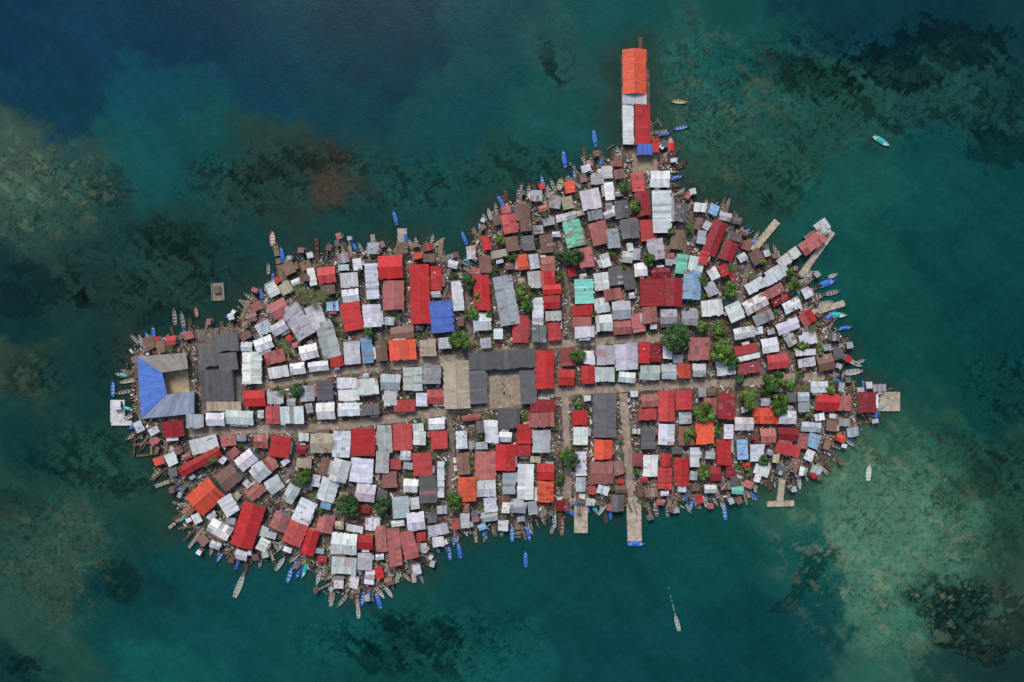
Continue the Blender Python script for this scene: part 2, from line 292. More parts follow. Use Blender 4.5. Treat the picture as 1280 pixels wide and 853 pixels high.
# ------------------------------------------------------------------ palette (base colours)
PAL={'R':(186,46,48),'D':(144,38,46),'K':(176,104,102),'O':(214,88,60),'W':(206,210,213),'G':(168,174,180),'S':(100,100,103),'B':(74,106,184),'T':(126,206,184),'L':(130,172,205),'U':(118,90,80),'Y':(172,162,142),'Q':(138,106,94)}
RUST={'R':0.12,'D':0.2,'K':0.45,'O':0.1,'W':0.08,'G':0.3,'S':0.1,'B':0.0,'T':0.0,'L':0.1,'U':0.7,'Y':0.2,'Q':0.6}
def jcol(c,j=0.06,h=0.03):
    l=lin(c); q=1+random.gauss(0,j); return tuple(max(0.005,min(0.85,v*q*(1+random.gauss(0,h)))) for v in l)
WALLC=[(150,140,125),(170,165,155),(110,90,72),(90,70,55),(120,140,150),(160,150,120),(85,95,90),(130,110,100)]
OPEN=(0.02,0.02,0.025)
def house(cx,cy,w,h,ang,code,kind=None,name='tin_roof_house',wh=None,stilt=False):
    """cx,cy,w,h in plan units of 0.4 m; long side carries the ridge"""
    if w>=h: L,V,a=w*S,h*S,ang
    else: L,V,a=h*S,w*S,ang+90
    if kind is None:
        kind='gable' if random.random()<(0.72 if min(w,h)>15 else 0.35) else 'mono'
    wh=wh or random.uniform(2.4,4.4)
    plain=name!='tin_roof_house'
    base=jcol(PAL[code],0.12 if not plain else 0.03,0.04 if not plain else 0.01); rust=RUST[code]
    if random.random()<0.25 and not plain: rust+=random.uniform(0,0.45)
    rust=max(0,rust+random.uniform(-0.15,0.25))
    if code in 'RD' and random.random()<0.25 and not plain:   # sun-faded paint
        g=random.uniform(0.1,0.3); base=tuple(v*(1-g)+0.33*g*k for v,k in zip(base,(1.2,0.75,0.75)))
    mb=MB(); z0=0.5; zt=z0+wh; hv=V/2; hl=L/2
    pitch=random.uniform(0.16,0.30) if kind=='gable' else random.uniform(0.04,0.12)
    wc=jcol(random.choice(WALLC),0.1)
    iv=hv-0.25; il=hl-0.25
    if kind=='gable': zr=zt+hv*pitch; prof=[(-iv,zt),(0,zt+iv*pitch),(iv,zt)]
    else: zr=zt; prof=[(-iv,zt),(iv,zt+2*iv*pitch)]
    zb=0.45
    if stilt:
        for sx in(-1,0,1):
            for sy in(-1,1): mb.box(sx*il*0.95,sy*iv*0.95,-0.9,z0+0.1,0.16,0.16,0,(0.07,0.05,0.04),1)
        mb.box(0,0,z0-0.12,z0+0.1,L+0.4,V+0.4,0,(0.16,0.13,0.10),1); zb=z0+0.1
    mb.face([(-il,-iv,zb),(il,-iv,zb),(il,-iv,prof[0][1]-0.03),(-il,-iv,prof[0][1]-0.03)],wc,1)
    mb.face([(il,iv,zb),(-il,iv,zb),(-il,iv,prof[-1][1]-0.03),(il,iv,prof[-1][1]-0.03)],wc,1)
    for sx in(1,-1):
        pts=[(sx*il,-iv,zb),(sx*il,iv,zb)]+[(sx*il,v,z-0.03) for v,z in prof[::-1]]
        mb.face(pts if sx>0 else pts[::-1],wc,1)
    fw=z0+0.05
    for s_ in(-1,1):
        y=s_*(iv+0.03)
        items=[(random.uniform(-0.3,0.3)*il,0.9,0.0,2.0)] if s_<0 else []
        items+=[(t*il,0.9,1.0,1.9) for t in ((-0.65,0.65) if s_<0 else (-0.5,0.3)) if L>4]
        for (x,ww,a0,a1) in items:
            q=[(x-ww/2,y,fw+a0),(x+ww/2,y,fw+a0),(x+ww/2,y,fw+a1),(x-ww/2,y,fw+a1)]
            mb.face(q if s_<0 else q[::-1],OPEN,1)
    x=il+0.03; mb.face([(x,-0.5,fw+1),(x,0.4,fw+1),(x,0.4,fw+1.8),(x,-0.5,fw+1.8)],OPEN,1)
    ns_=max(2,int(round(L/random.choice([0.95,1.1,1.5,2.0])))); sw=L/ns_
    uo=random.uniform(0,500)
    slopes=[(-1,)] if kind!='gable' else [(-1,),(1,)]
    patchy=random.random() if not plain else 0
    al=jcol(PAL[random.choice('WGGKGWQS' if code in 'WGSUQ' else 'RKKRDDUD')],0.1)
    alt=tuple(v*0.55+b_*0.45 for v,b_ in zip(al,base))
    def strip(kind,sd,v0,v1,za,zc,hl_,x0,n_,base,rust,sc,rows,ov):
        sw_=2*hl_/n_
        for i in range(n_):
            xa=x0-hl_+i*sw_; xb=xa+sw_
            if i==0: xa-=random.uniform(0,ov)
            if i==n_-1: xb+=random.uniform(0,ov)
            stripq=1+random.gauss(0,0.06)
            e0=random.uniform(-0.03,0.07)
            for rw in range(rows):
                t0,t1=rw/rows,(rw+1)/rows
                if rw==rows-1: t1+=e0
                q=stripq*(1+random.gauss(0,0.05)); cc=tuple(min(.85,max(0.004,v*q*sc)) for v in base)
                ru=rust
                if random.random()<0.03*(not plain)+0.16*(patchy>0.65): cc=alt; ru=min(1,rust+0.2)
                if random.random()<0.07*(not plain): ru=min(1.1,ru+0.5)
                ys=[v0+(v1-v0)*t for t in(t0,t1)]; zs=[za+(zc-za)*t for t in(t0,t1)]
                if kind=='gable' and sd<0: ys=[-y for y in ys]
                dz=random.uniform(0,0.05)-rw*0.03+(0.02 if i%2 else 0)
                P=[(xa,ys[0],zs[0]+dz),(xb,ys[0],zs[0]+dz),(xb,ys[1],zs[1]+dz),(xa,ys[1],zs[1]+dz)]
                U=[(uo+xa,t0*hv),(uo+xb,t0*hv),(uo+xb,t1*hv),(uo+xa,t1*hv)]
                up=(ys[1]-ys[0])<0
                if not up: P=P[::-1];U=U[::-1]
                mb.face(P,cc+(ru,),0,U)
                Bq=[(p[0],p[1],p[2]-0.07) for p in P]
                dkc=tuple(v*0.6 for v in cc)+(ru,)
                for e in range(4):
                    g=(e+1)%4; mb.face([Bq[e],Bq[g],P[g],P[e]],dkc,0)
    for (sd,) in slopes:
        sc=1+random.uniform(-0.16,0.10)
        rows=1 if V<5 or random.random()<0.4 else 2
        if kind=='gable': v0,v1,za,zc=0.0,hv+0.15,zr,zt-0.15*pitch
        else: v0,v1,za,zc=hv+0.1,-(hv+0.1),zt+ (2*hv)*pitch,zt-0.02
        strip(kind,sd,v0,v1,za,zc,hl,0,ns_,base,rust,sc,rows,0.5 if not plain else 0.05)
    # lean-to against one wall
    if not stilt and name=='tin_roof_house' and min(L,V)>4 and random.random()<0.5:
        sd=random.choice([-1,1]); dl=random.uniform(0.25,0.7)*hl; x0=random.uniform(-1,1)*(hl-dl); dp=random.uniform(0.9,1.9)
        lb=jcol(PAL[random.choice('WGGQUSK')],0.12); zl=zt-0.45
        strip('gable',sd,hv-0.2,hv+dp,zl,zl-0.25,dl,x0,max(1,int(dl*1.6)),lb,random.uniform(0.1,.8),1,1,0.2)
        ww=sd*(hv+dp-0.2)
        for xx in(x0-dl+.1,x0+dl-.1): mb.box(xx,ww,0.45,zl-0.36,0.12,0.12,0,(0.1,0.08,0.06),1)
        q=[(x0-dl+.2,ww-0.08*sd,0.45),(x0+dl-.2,ww-0.08*sd,0.45),(x0+dl-.2,ww-0.08*sd,zl-0.4),(x0-dl+.2,ww-0.08*sd,zl-0.4)]
        mb.face(q if sd<0 else q[::-1],tuple(v*0.7 for v in wc),1)
    if kind=='gable':
        rq=random.uniform(0.7,1.2); rc_=tuple(min(.85,v*rq) for v in base)
        mb.face([(-hl,-0.25,zr-0.25*pitch+0.09),(hl,-0.25,zr-0.25*pitch+0.09),(hl,0,zr+0.1),(-hl,0,zr+0.1)],rc_+(rust,),0)
        mb.face([(-hl,0,zr+0.1),(hl,0,zr+0.1),(hl,0.25,zr-0.25*pitch+0.09),(-hl,0.25,zr-0.25*pitch+0.09)],rc_+(rust,),0)
    if random.random()<0.4 and kind=='mono' and name=='tin_roof_house':
        for _ in range(random.randint(1,4)):
            v=random.uniform(-.7,.7)*hv; z=zt+(v+hv)*pitch
            mb.box(random.uniform(-.8,.8)*hl,v,z-0.02,z+random.uniform(.12,.3),random.uniform(.2,1.6),random.uniform(.15,.4),random.uniform(0,3),jcol(random.choice([(60,50,44),(150,140,130),(200,200,200),(90,70,56)]),.2),1)
    x,y=W(cx,cy,zt); return mb.emit(name,[M_roof,M_wall],(x,y,0),math.radians(a))
# ------------------------------------------------------------------ hand laid buildings
A=[(793,90,29,56,0,'O','gable'),(793,124,31,13,0,'W','mono'),(803,156,19,50,1,'R','mono'),(785,156,14,50,1,'W','mono'),(806,187,20,13,0,'B','mono'),(819,182,9,18,3,'R','mono'),
(797,228,16,22,5,'R'),(803,255,18,30,5,'D'),(825,224,24,20,3,'W'),(827,265,24,52,3,'W','mono'),(810,288,20,26,3,'R'),(777,262,17,22,8,'S'),(787,286,22,24,8,'S'),(738,249,24,24,12,'W'),(744,269,18,12,12,'G'),(749,292,22,28,14,'K'),(717,292,22,32,12,'T'),(732,322,18,24,12,'K'),(766,298,16,24,10,'G'),
(637,280,18,24,8,'R'),(656,272,14,34,8,'U'),(640,305,16,18,8,'U'),(653,328,14,18,10,'O'),(668,327,12,18,8,'G'),(683,305,16,22,8,'U'),(685,330,18,18,8,'K'),(668,350,16,20,5,'W'),(685,347,18,18,5,'R'),(690,362,22,12,5,'R'),(690,378,20,16,4,'R'),(672,390,14,34,4,'W'),(692,395,20,12,3,'W'),(674,420,18,24,2,'S'),(693,416,16,26,2,'R'),
(730,365,24,30,2,'T'),(728,388,24,14,3,'R'),(728,402,22,12,3,'K'),(731,415,24,14,3,'W'),(752,352,18,22,6,'W'),(770,345,18,22,8,'S'),(766,368,22,14,6,'K'),(752,382,18,18,5,'W'),(755,404,20,20,5,'W'),(777,388,22,22,6,'G'),(786,350,14,24,8,'S'),(801,337,16,16,8,'W'),(778,409,22,18,5,'K'),(797,403,16,24,8,'K'),(812,394,18,20,6,'K'),
(815,366,30,34,2,'D'),(842,366,22,34,-3,'D'),(826,341,24,14,3,'D'),(852,330,15,24,-6,'T'),(865,357,22,34,-4,'L'),(870,330,18,18,-12,'W'),(893,298,18,44,-20,'D'),(911,314,16,24,-20,'D'),(880,322,12,16,-15,'R'),(890,385,26,20,5,'W'),(862,398,20,18,3,'G'),(836,396,20,18,3,'G'),(820,312,20,26,8,'G'),(846,300,16,24,-5,'U'),
(783,446,28,32,2,'W'),(757,444,22,24,0,'G'),(756,468,24,18,0,'W'),(735,469,16,22,0,'R'),(710,446,18,22,2,'D'),(708,472,20,20,0,'R'),(681,461,22,50,0,'R'),(651,414,20,36,2,'R'),(805,441,14,26,1,'R'),(820,441,14,22,1,'D'),(855,464,16,18,0,'O'),(874,436,26,28,0,'K'),(874,463,16,16,0,'W'),(836,465,18,18,0,'W'),(812,466,24,18,0,'G'),(907,460,24,18,8,'W'),
(932,437,28,12,12,'R'),(934,447,30,7,12,'W'),(936,460,28,14,8,'D'),(930,416,26,14,15,'W'),(962,432,20,18,12,'W'),(972,452,26,18,8,'R'),(918,390,20,22,24,'W'),(944,380,30,17,28,'W'),(912,372,18,14,25,'S'),(944,357,24,14,30,'W'),(970,345,34,13,32,'W'),(986,322,30,13,38,'W'),(1016,303,34,17,36,'K'),(1028,283,16,15,36,'W'),(966,365,28,12,28,'K'),(990,382,22,14,25,'W'),(985,408,28,14,22,'W'),(1010,424,22,14,18,'W'),(954,397,24,14,26,'G'),
(1084,503,22,25,0,'D'),(1034,503,28,20,-2,'R'),(1056,504,16,18,0,'K'),(1024,484,22,14,2,'W'),(957,520,32,20,3,'O'),(908,508,20,32,0,'D'),(888,508,16,20,0,'K'),(930,530,22,16,0,'W'),(985,543,24,16,-3,'D'),(985,562,30,14,-12,'R'),(1004,551,12,18,-6,'K'),(1014,534,24,12,-5,'G'),(1017,551,16,18,-20,'L'),(928,562,14,24,2,'L'),(946,566,18,20,0,'W'),(960,545,18,18,0,'K'),(984,522,22,16,0,'W'),
(881,541,22,28,0,'O'),(855,500,20,24,0,'R'),(833,508,20,38,0,'R'),(833,543,20,26,0,'W'),(809,518,22,14,0,'R'),(812,501,20,16,0,'K'),(852,590,18,34,0,'R'),(831,598,18,26,0,'R'),(868,572,12,24,0,'W'),(905,566,18,30,0,'R'),(858,545,20,24,0,'K'),(810,548,18,26,0,'S'),(813,582,18,26,0,'W'),(892,592,18,18,0,'D'),
(725,522,18,18,0,'R'),(726,545,18,22,0,'W'),(754,562,22,24,0,'O'),(752,591,28,28,0,'K'),(726,580,14,30,0,'W'),(726,606,12,18,0,'G'),
(677,507,32,17,0,'D'),(677,525,32,18,0,'K'),(636,521,26,28,0,'S'),(655,543,18,24,0,'R'),(677,552,22,28,0,'G'),(654,563,18,14,0,'R'),(632,572,24,32,2,'R'),(607,582,26,34,2,'K'),(657,602,20,44,0,'W'),(682,590,20,20,0,'R'),(682,615,20,26,0,'O'),(636,604,16,26,0,'G'),(608,611,22,20,2,'W'),(584,612,22,30,3,'O'),(579,580,16,26,3,'Q'),(549,550,20,22,2,'R'),(546,530,20,14,2,'W'),(528,580,24,28,3,'R'),(535,612,22,34,3,'S'),(577,550,14,22,2,'W'),(551,600,9,44,3,'W'),(503,546,24,32,2,'R'),(481,549,18,34,2,'G'),(454,553,30,34,0,'R'),(427,555,22,32,-3,'W'),(402,554,28,24,0,'Y'),(350,558,24,26,-8,'R'),(326,548,18,20,-5,'K'),(365,519,28,22,0,'W'),(341,519,18,22,0,'R'),(300,523,34,18,0,'W'),(318,498,26,20,0,'R'),(344,497,20,16,0,'W'),(452,588,28,30,-8,'W'),(478,578,16,26,0,'G'),(487,600,18,20,4,'K'),(425,588,22,28,-15,'W'),
(516,474,24,28,0,'W'),(540,468,22,24,0,'G'),(506,508,26,16,2,'R'),(527,500,14,16,0,'W'),(546,496,22,18,0,'R'),(488,498,16,18,0,'W'),(488,478,24,20,1,'G'),(460,483,26,20,2,'W'),(434,479,24,14,2,'W'),(462,512,24,14,2,'S'),(436,494,26,14,2,'W'),(438,512,30,16,2,'W'),(406,488,20,24,2,'S'),(407,514,22,20,2,'W'),(384,492,18,20,2,'G'),
(504,438,32,26,4,'O'),(503,416,28,16,4,'Q'),(459,438,14,32,6,'L'),(440,441,20,28,6,'W'),(477,439,14,24,4,'U'),(440,396,24,34,10,'R'),(438,370,20,16,8,'W'),(437,350,22,18,6,'W'),(408,344,22,20,8,'R'),(411,362,16,12,8,'U'),(488,334,30,28,3,'R'),(492,369,26,36,3,'K'),(465,352,16,44,4,'W'),(465,395,22,28,6,'W'),(525,368,24,74,2,'R','gable'),(545,348,14,30,2,'R'),(545,368,12,8,2,'G'),(552,396,28,40,5,'B'),(572,370,14,36,5,'W'),(602,366,20,44,6,'R'),(603,402,22,22,6,'W'),(633,376,24,60,8,'G'),(535,436,20,22,2,'Y'),(556,429,16,14,2,'W'),
(410,425,22,46,15,'G'),(386,440,22,18,15,'W'),(398,458,24,12,6,'W'),(372,402,24,44,30,'G'),(349,386,22,20,30,'K'),(349,410,20,14,30,'W'),(348,465,24,14,10,'W'),(372,461,18,14,5,'W'),(344,446,24,16,15,'K'),(421,452,16,12,8,'R'),(395,396,20,30,22,'W'),(330,430,22,16,20,'W'),(330,410,18,16,25,'G'),
(316,463,24,44,0,'W'),(244,530,22,20,0,'G'),(218,537,26,20,0,'D'),(270,525,24,16,0,'W'),(256,554,34,20,15,'W'),(286,550,18,14,10,'K'),(250,577,56,13,28,'R'),(257,621,38,32,40,'O'),(286,597,26,24,40,'U'),(310,657,28,56,-18,'R','gable'),(325,590,20,20,40,'W'),(308,575,24,18,40,'W'),(338,580,16,18,35,'K'),(343,606,20,18,35,'W'),(380,640,22,30,-25,'W'),(350,652,20,22,-25,'K'),(369,667,24,28,-22,'R'),(388,678,16,32,-18,'R'),(407,655,20,22,-15,'K'),(320,614,24,16,38,'K'),(275,662,28,18,-25,'W'),(286,632,18,24,35,'W'),(430,680,32,26,-5,'W'),(430,707,30,22,-5,'W'),(457,678,18,18,-3,'R'),(456,702,18,20,0,'G'),(476,674,14,32,5,'K'),(511,681,18,34,12,'K'),(493,684,16,46,8,'K'),(520,652,22,22,6,'W'),(466,655,18,16,0,'W'),(501,634,20,26,4,'G'),(410,612,22,28,-15,'W'),(457,616,24,22,-5,'W'),(408,584,16,22,-12,'U'),
(571,481,32,60,2,'Y','gable'),(628,450,84,22,3,'S','mono'),(598,484,22,42,3,'S','mono'),(660,484,20,42,3,'S','mono'),
(756,519,28,56,0,'S','gable'),
(284,428,28,22,6,'S','mono'),(262,446,24,24,8,'S','mono'),(285,452,24,22,6,'S','mono'),(272,482,40,40,2,'S','mono'),(280,508,44,12,1,'Y','mono')]
SPECIAL={(571,481):'community_hall',(756,519):'community_hall',(628,450):'school_building',(598,484):'school_building',(660,484):'school_building',(272,482):'school_building',(284,428):'school_building',(262,446):'school_building',(285,452):'school_building',(552,396):'blue_roof_house',(525,368):'red_roof_hall',(310,657):'red_roof_hall'}
for a in A:
    cx,cy,w,h,ang,c=a[:6]; k=a[6] if len(a)>6 else None
    nm=SPECIAL.get((cx,cy),'tin_roof_house')
    if cx<825 and cx>780 and cy<190: nm='pier_building'
    if nm=='tin_roof_house':   # keep the lanes clear
        for _ in range(6):
            X,Y=samples(cx,cy,w,h,ang,11); mk=STR[Y,X]
            if mk.mean()<0.03: break
            mx_,my_=X[mk].mean()-cx,Y[mk].mean()-cy; l=math.hypot(mx_,my_)+1e-6
            cx-=mx_/l; cy-=my_/l
            if abs(my_)>abs(mx_): h*=0.96
            else: w*=0.96
    house(cx,cy,w-0.9,h-0.9,ang+random.gauss(0,1.5)*(nm=='tin_roof_house'),c,k,nm); mark(cx,cy,w+1,h+1,ang)
def school():
    mb=MB()
    def p(x,y,z): a=W(x,y,z); return (a[0],a[1],z)
    Ao,Bo,Co,Do=(171,446),(233,441),(243,517),(177,524); Pi,Qi,Ri,Ti=(203,466),(209,493),(243,489),(235,461)
    blue=lin((84,122,200)); pale=lin((150,162,182)); gr=lin((128,124,120))
    e,r=4.0,6.2
    def strips(a,b,c,d,za,zb,col,n):
        for i in range(n):
            t0,t1=i/n,(i+1)/n
            L=lambda u,v,t:(u[0]+(v[0]-u[0])*t,u[1]+(v[1]-u[1])*t)
            q=1+random.gauss(0,0.06); cc=tuple(min(.85,v*q) for v in col)+(0.0,)
            A0=L(a,b,t0);A1=L(a,b,t1);B0=L(d,c,t0);B1=L(d,c,t1)
            mb.face([p(*A0,za),p(*B0,zb),p(*B1,zb),p(*A1,za)][::1],cc,0,[(t0*10,0),(t0*10,3),(t1*10,3),(t1*10,0)])
    strips(Ao,Do,Qi,Pi,e,r,blue,16); strips(Do,Co,Ri,Qi,e,r,pale,14); strips(Bo,Ao,Pi,Ti,e,r,gr,12)
    wc=lin((190,190,185))
    for a,b in((Ao,Bo),(Do,Ao),(Co,Do),(Ri,Co),(Bo,Ti)):
        i=0.985; f=lambda q:(207+(q[0]-207)*i,483+(q[1]-483)*i)
        a_,b_=f(a),f(b); mb.face([p(*b_,0.5),p(*a_,0.5),p(*a_,e-.05),p(*b_,e-.05)],wc,1)
        for k in range(5):
            t=(k+.3)/5; u=(k+.7)/5; g=0.99
            f2=lambda t:(207+(a[0]+(b[0]-a[0])*t-207)*0.988,483+(a[1]+(b[1]-a[1])*t-483)*0.988)
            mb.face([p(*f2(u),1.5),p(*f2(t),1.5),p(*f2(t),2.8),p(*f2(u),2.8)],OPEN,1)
    for a,b in((Pi,Qi),(Qi,Ri),(Pi,Ti)):
        mb.face([p(*a,0.5),p(*b,0.5),p(*b,r),p(*a,r)],wc,1)
    mb.emit('school_building',[M_roof,M_wall])
school(); mark(207,483,72,80,3)
def slab(cx,cy,w,h,ang,col,z=0.66,name='concrete_yard',mk=True,n=5):
    mb=MB(); 
    for i in range(n):
        for j in range(n):
            q=1+random.gauss(0,0.05); mb.box((i+.5-n/2)*w*S/n,(j+.5-n/2)*h*S/n,-1.0,z,w*S/n-0.03,h*S/n-0.03,0,tuple(v*q for v in lin(col)),0)
    x,y=W(cx,cy); mb.emit(name,[M_conc],(x,y,0),math.radians(ang))
    if mk: mark(cx,cy,w,h,ang)
slab(222,475,30,32,4,(168,150,122),1.0,'school_courtyard'); slab(276,465,54,110,4,(112,106,100)); slab(629,488,44,38,3,(150,138,120),0.72)
slab(628,472,92,70,3,(112,108,102),0.67); slab(806,205,32,24,2,(150,136,118))
# ------------------------------------------------------------------ fill
SEED=[(345,400,30),(400,430,16),(430,370,8),(490,350,3),(550,370,4),(602,370,6),(650,300,8),(700,340,6),(750,290,12),(770,370,6),(815,240,4),(830,320,3),(860,290,-12),(895,300,-20),(860,380,0),(915,350,25),(960,360,30),(930,440,11),(990,400,24),(1010,450,10),(1000,505,0),(1060,505,0),(980,570,-12),(1020,560,-22),(900,560,0),(800,560,0),(720,560,0),(640,590,1),(570,610,3),(520,640,5),(460,580,-4),(450,640,-4),(410,610,-15),(370,650,-24),(310,650,-20),(260,620,38),(310,590,38),(230,560,22),(280,540,8),(340,520,0),(450,500,2),(530,490,0),(440,690,-5),(500,690,10),(340,470,8),(700,450,1),(800,450,1),(870,450,2)]
sx=np.array([s[0] for s in SEED]);sy=np.array([s[1] for s in SEED])
RID=np.argmin((XX[...,None]-sx)**2+(YY[...,None]-sy)**2,axis=2)
TREES=[(843,422,19),(908,364,12),(903,441,16),(935,500,13),(966,475,14),(974,505,13),(575,427,13),(435,634,15),(382,596,11),(479,633,12),(568,627,12),(718,322,14),(655,366,11),(657,382,9),(590,392,10),(585,352,10),(810,325,10),(722,444,10),(714,577,12),(706,566,8),(880,516,14),(862,545,10),(880,590,10),(793,257,10),(782,235,9),(1040,485,9),(990,355,10),(898,414,12),(878,408,8),(460,415,7),(700,320,8),(370,487,9),(988,340,7),(640,322,7),(925,475,8),(955,575,7),(625,300,7),(722,505,7),(742,392,5),(880,350,7),(1003,432,8),(530,395,5),(596,372,8),(545,412,7),(700,345,6),(915,455,9),(958,488,7),(985,482,9),(860,285,6),(838,290,6),(765,320,5),(735,350,5),(620,340,6),(500,395,5),(430,420,5),(470,560,4),(600,545,5),(690,570,5),(795,590,5),(935,590,6),(1010,520,6),(1025,440,6),(400,640,6),(340,630,5),(300,560,5),(740,270,5),(672,300,5),(612,392,6),(566,345,6),(830,285,5),(955,330,5),(1000,470,6),(895,540,6),(905,520,5),(765,612,4),(700,600,6),(520,560,4),(415,400,5),(450,340,4)]
PALMS=[(384,370,13),(403,370,12),(372,362,11),(394,382,10),(266,575,7),(360,438,8),(212,436,7),(352,492,8),(392,622,7),(1016,412,8),(915,335,8),(355,428,7),(862,282,7),(470,470,5),(680,268,6),(940,345,7)]
for (x,y,r) in TREES: 
    X,Y=samples(x,y,r*1.2,r*1.2,0,20); OCC[Y,X]=True
for (x,y,r) in PALMS: 
    X,Y=samples(x,y,r*1.0,r*1.0,0,20); OCC[Y,X]=True
DIN=distpoly(XX[::1,::1],YY[::1,::1],OUT)
def pick(x,y):
    w={'W':38,'G':26,'R':9,'D':6,'K':7,'S':7,'U':4,'Q':5,'Y':4,'O':1.5,'L':1.5,'T':0.6}
    if 780<x<960 and 330<y<620: w['R']+=8;w['D']+=6
    if x<420: w['W']+=8
    if 600<x<720 and y<340: w['U']+=8;w['Q']+=6;w['W']-=10
    edge=DIN[int(min(852,max(0,y))),int(min(1279,max(0,x)))]
    if edge<22: w['U']+=8;w['Q']+=8;w['S']+=6;w['W']-=6
    k=list(w); return random.choices(k,[w[i] for i in k])[0]
def ok(cx,cy,w,h,ang,mo,ml=0.7):
    if not(5<cx<1275 and 5<cy<845): return False
    X,Y=samples(cx,cy,w,h,ang,9)
    return OCC[Y,X].mean()<=mo and LAND[Y,X].mean()>=ml
cnt=0
def split(x0,y0,x1,y1,out):
    w,h=x1-x0,y1-y0; lim=random.uniform(17,31)
    if w<=lim and h<=lim and (w*h<460 or random.random()<0.14): out.append((x0,y0,x1,y1)); return
    t=random.uniform(0.34,0.66)
    if w/h>random.uniform(0.7,1.4): split(x0,y0,x0+w*t,y1,out); split(x0+w*t,y0,x1,y1,out)
    else: split(x0,y0,x1,y0+h*t,out); split(x0,y0+h*t,x1,y1,out)
for k,(rx,ry,ang) in enumerate(SEED):
    a=-math.radians(ang); lots=[]
    split(-110,-110,110,110,lots)
    for (x0,y0,x1,y1) in lots:
        u,v=(x0+x1)/2+random.uniform(-1,1),(y0+y1)/2+random.uniform(-1,1); cx=rx+u*math.cos(a)-v*math.sin(a); cy=ry+u*math.sin(a)+v*math.cos(a)
        if not(0<cx<1280 and 0<cy<853) or RID[int(cy),int(cx)]!=k: continue
        w,h=x1-x0-random.uniform(0.5,4.5),y1-y0-random.uniform(0.5,4.5)
        if w<6.5 or h<6.5: continue
        if 776<cx<822 and cy<205: continue
        g=ang+random.gauss(0,4)
        if ok(cx,cy,w,h,g,0.05):
            house(cx,cy,w,h,g,pick(cx,cy)); mark(cx,cy,w,h,g); cnt+=1
def darts(n,smin,smax,mo,ml,near=None):
    global cnt
    for i in range(n):
        cx=random.uniform(170,1100); cy=random.uniform(205,742)
        if not LAND[int(cy),int(cx)] and near is None: continue
        if OCC[int(cy),int(cx)]: continue
        if near and not DIN[int(cy),int(cx)]<near: continue
        if 168<cx<246 and 435<cy<525: continue
        w=random.uniform(smin,smax);h=w*random.uniform(0.6,1.5); g=SEED[RID[int(cy),int(cx)]][2]+random.gauss(0,7)
        if ok(cx,cy,w,h,g,mo,ml):
            house(cx,cy,w,h,g,pick(cx,cy),wh=random.uniform(2.2,3.2),stilt=ml<0.4); mark(cx,cy,w,h,g); cnt+=1
darts(4000,15,22,0.04,0.8); darts(9000,10,15,0.05,0.75); darts(4500,6.5,10,0.06,0.7)
darts(3500,8,14,0.0,0.0,9)
print('fill houses',cnt)
# ------------------------------------------------------------------ docks
WD=[(130,114,98),(108,92,78),(148,134,116),(94,78,66),(160,150,134)]
def dock(x1,y1,x2,y2,wpx,name='wooden_dock',col=None,conc=False,z=0.75):
    mb=MB(); a=W(x1,y1);b=W(x2,y2); L=math.hypot(b[0]-a[0],b[1]-a[1]); wd=wpx*S; c=col or random.choice(WD)
    n=max(3,int(L/(0.55 if not conc else 2.5))); stp=L/n
    for i in range(n):
        if not conc and random.random()<0.06: continue
        ww=wd*random.uniform(0.88,1.06) if not conc else wd; q=random.uniform(0.75,1.2) if not conc else random.uniform(.92,1.06)
        off=random.uniform(-.06,.06) if not conc else 0
        mb.box((i+.5)*stp,off,z-(0.08 if not conc else 0.5),z+random.uniform(0,0.02),stp*0.86 if not conc else stp-0.04,ww,random.uniform(-.03,.03) if not conc else 0,tuple(v*q for v in lin(c)),0,True)
    for s_ in(-1,1): mb.box(L/2,s_*wd*0.36,z-0.22,z-0.085,L,0.12,0,(0.05,0.04,0.03),0)
    for i in range(int(L/2.2)+1):
        for s_ in(-1,1):
            mb.tube((min(L,i*2.2)+.1,s_*wd*0.46,-0.9),(min(L,i*2.2)+.1,s_*wd*0.46,z+random.choice([0.05,0.6,0.9])),0.1,0.09,(0.06,0.045,0.035),0,5)
    mb.emit(name,[M_conc if conc else M_wood],(a[0],a[1],0),math.atan2(b[1]-a[1],b[0]-a[0]))
for d in [(726,604,726,666,17),(792,622,793,676,18),(940,314,971,277,9),(978,592,974,628,8),(958,630,992,629,7),(1012,392,1055,379,8),(503,322,503,286,12),(1000,345,1040,290,8),(1092,502,1124,502,24),(516,700,518,728,6)]:
    dock(*d,name='concrete_pier',col=(176,164,146),conc=True)
for d in [(148,500,148,528,18),(140,529,166,529,6)]: dock(*d,name='concrete_pier',col=(200,200,196),conc=True)
house(146,507,9,10,0,'W','mono','pier_shelter',2.4)
for d in [(355,362,344,304,7),(468,322,466,292,6),(398,330,396,298,5),(436,326,430,304,6),(550,322,552,300,6),(478,320,470,300,3),(602,300,590,286,4),(676,250,674,228,5),(740,214,738,194,5),(752,210,750,188,5),(764,206,768,186,4),(800,66,800,48,5),(886,270,890,250,5),(905,276,910,252,5),(217,650,232,640,6),(212,660,226,648,4),(195,608,222,598,5),(230,676,244,662,4),(300,690,294,708,6),(320,690,312,706,5),(418,728,414,752,7),(446,738,448,760,5),(533,684,536,706,5),(646,650,648,672,8),(618,655,620,672,4),(700,640,699,664,4),(560,668,560,680,5),(820,622,818,640,5),(845,622,846,640,5),(872,620,874,636,5),(900,614,902,628,4),(1020,580,1034,592,5),(930,606,936,622,4),(838,200,846,186,5),(170,540,192,540,3),(168,556,200,552,3),(170,570,206,566,3),(170,540,168,570,3),(190,540,190,568,3),(960,598,962,612,4),(168,470,150,470,5),(1048,440,1062,436,4),(1046,428,1060,424,6),(222,440,228,416,5),(302,400,312,376,5)]:
    dock(*d)
cum=0; nxt=3
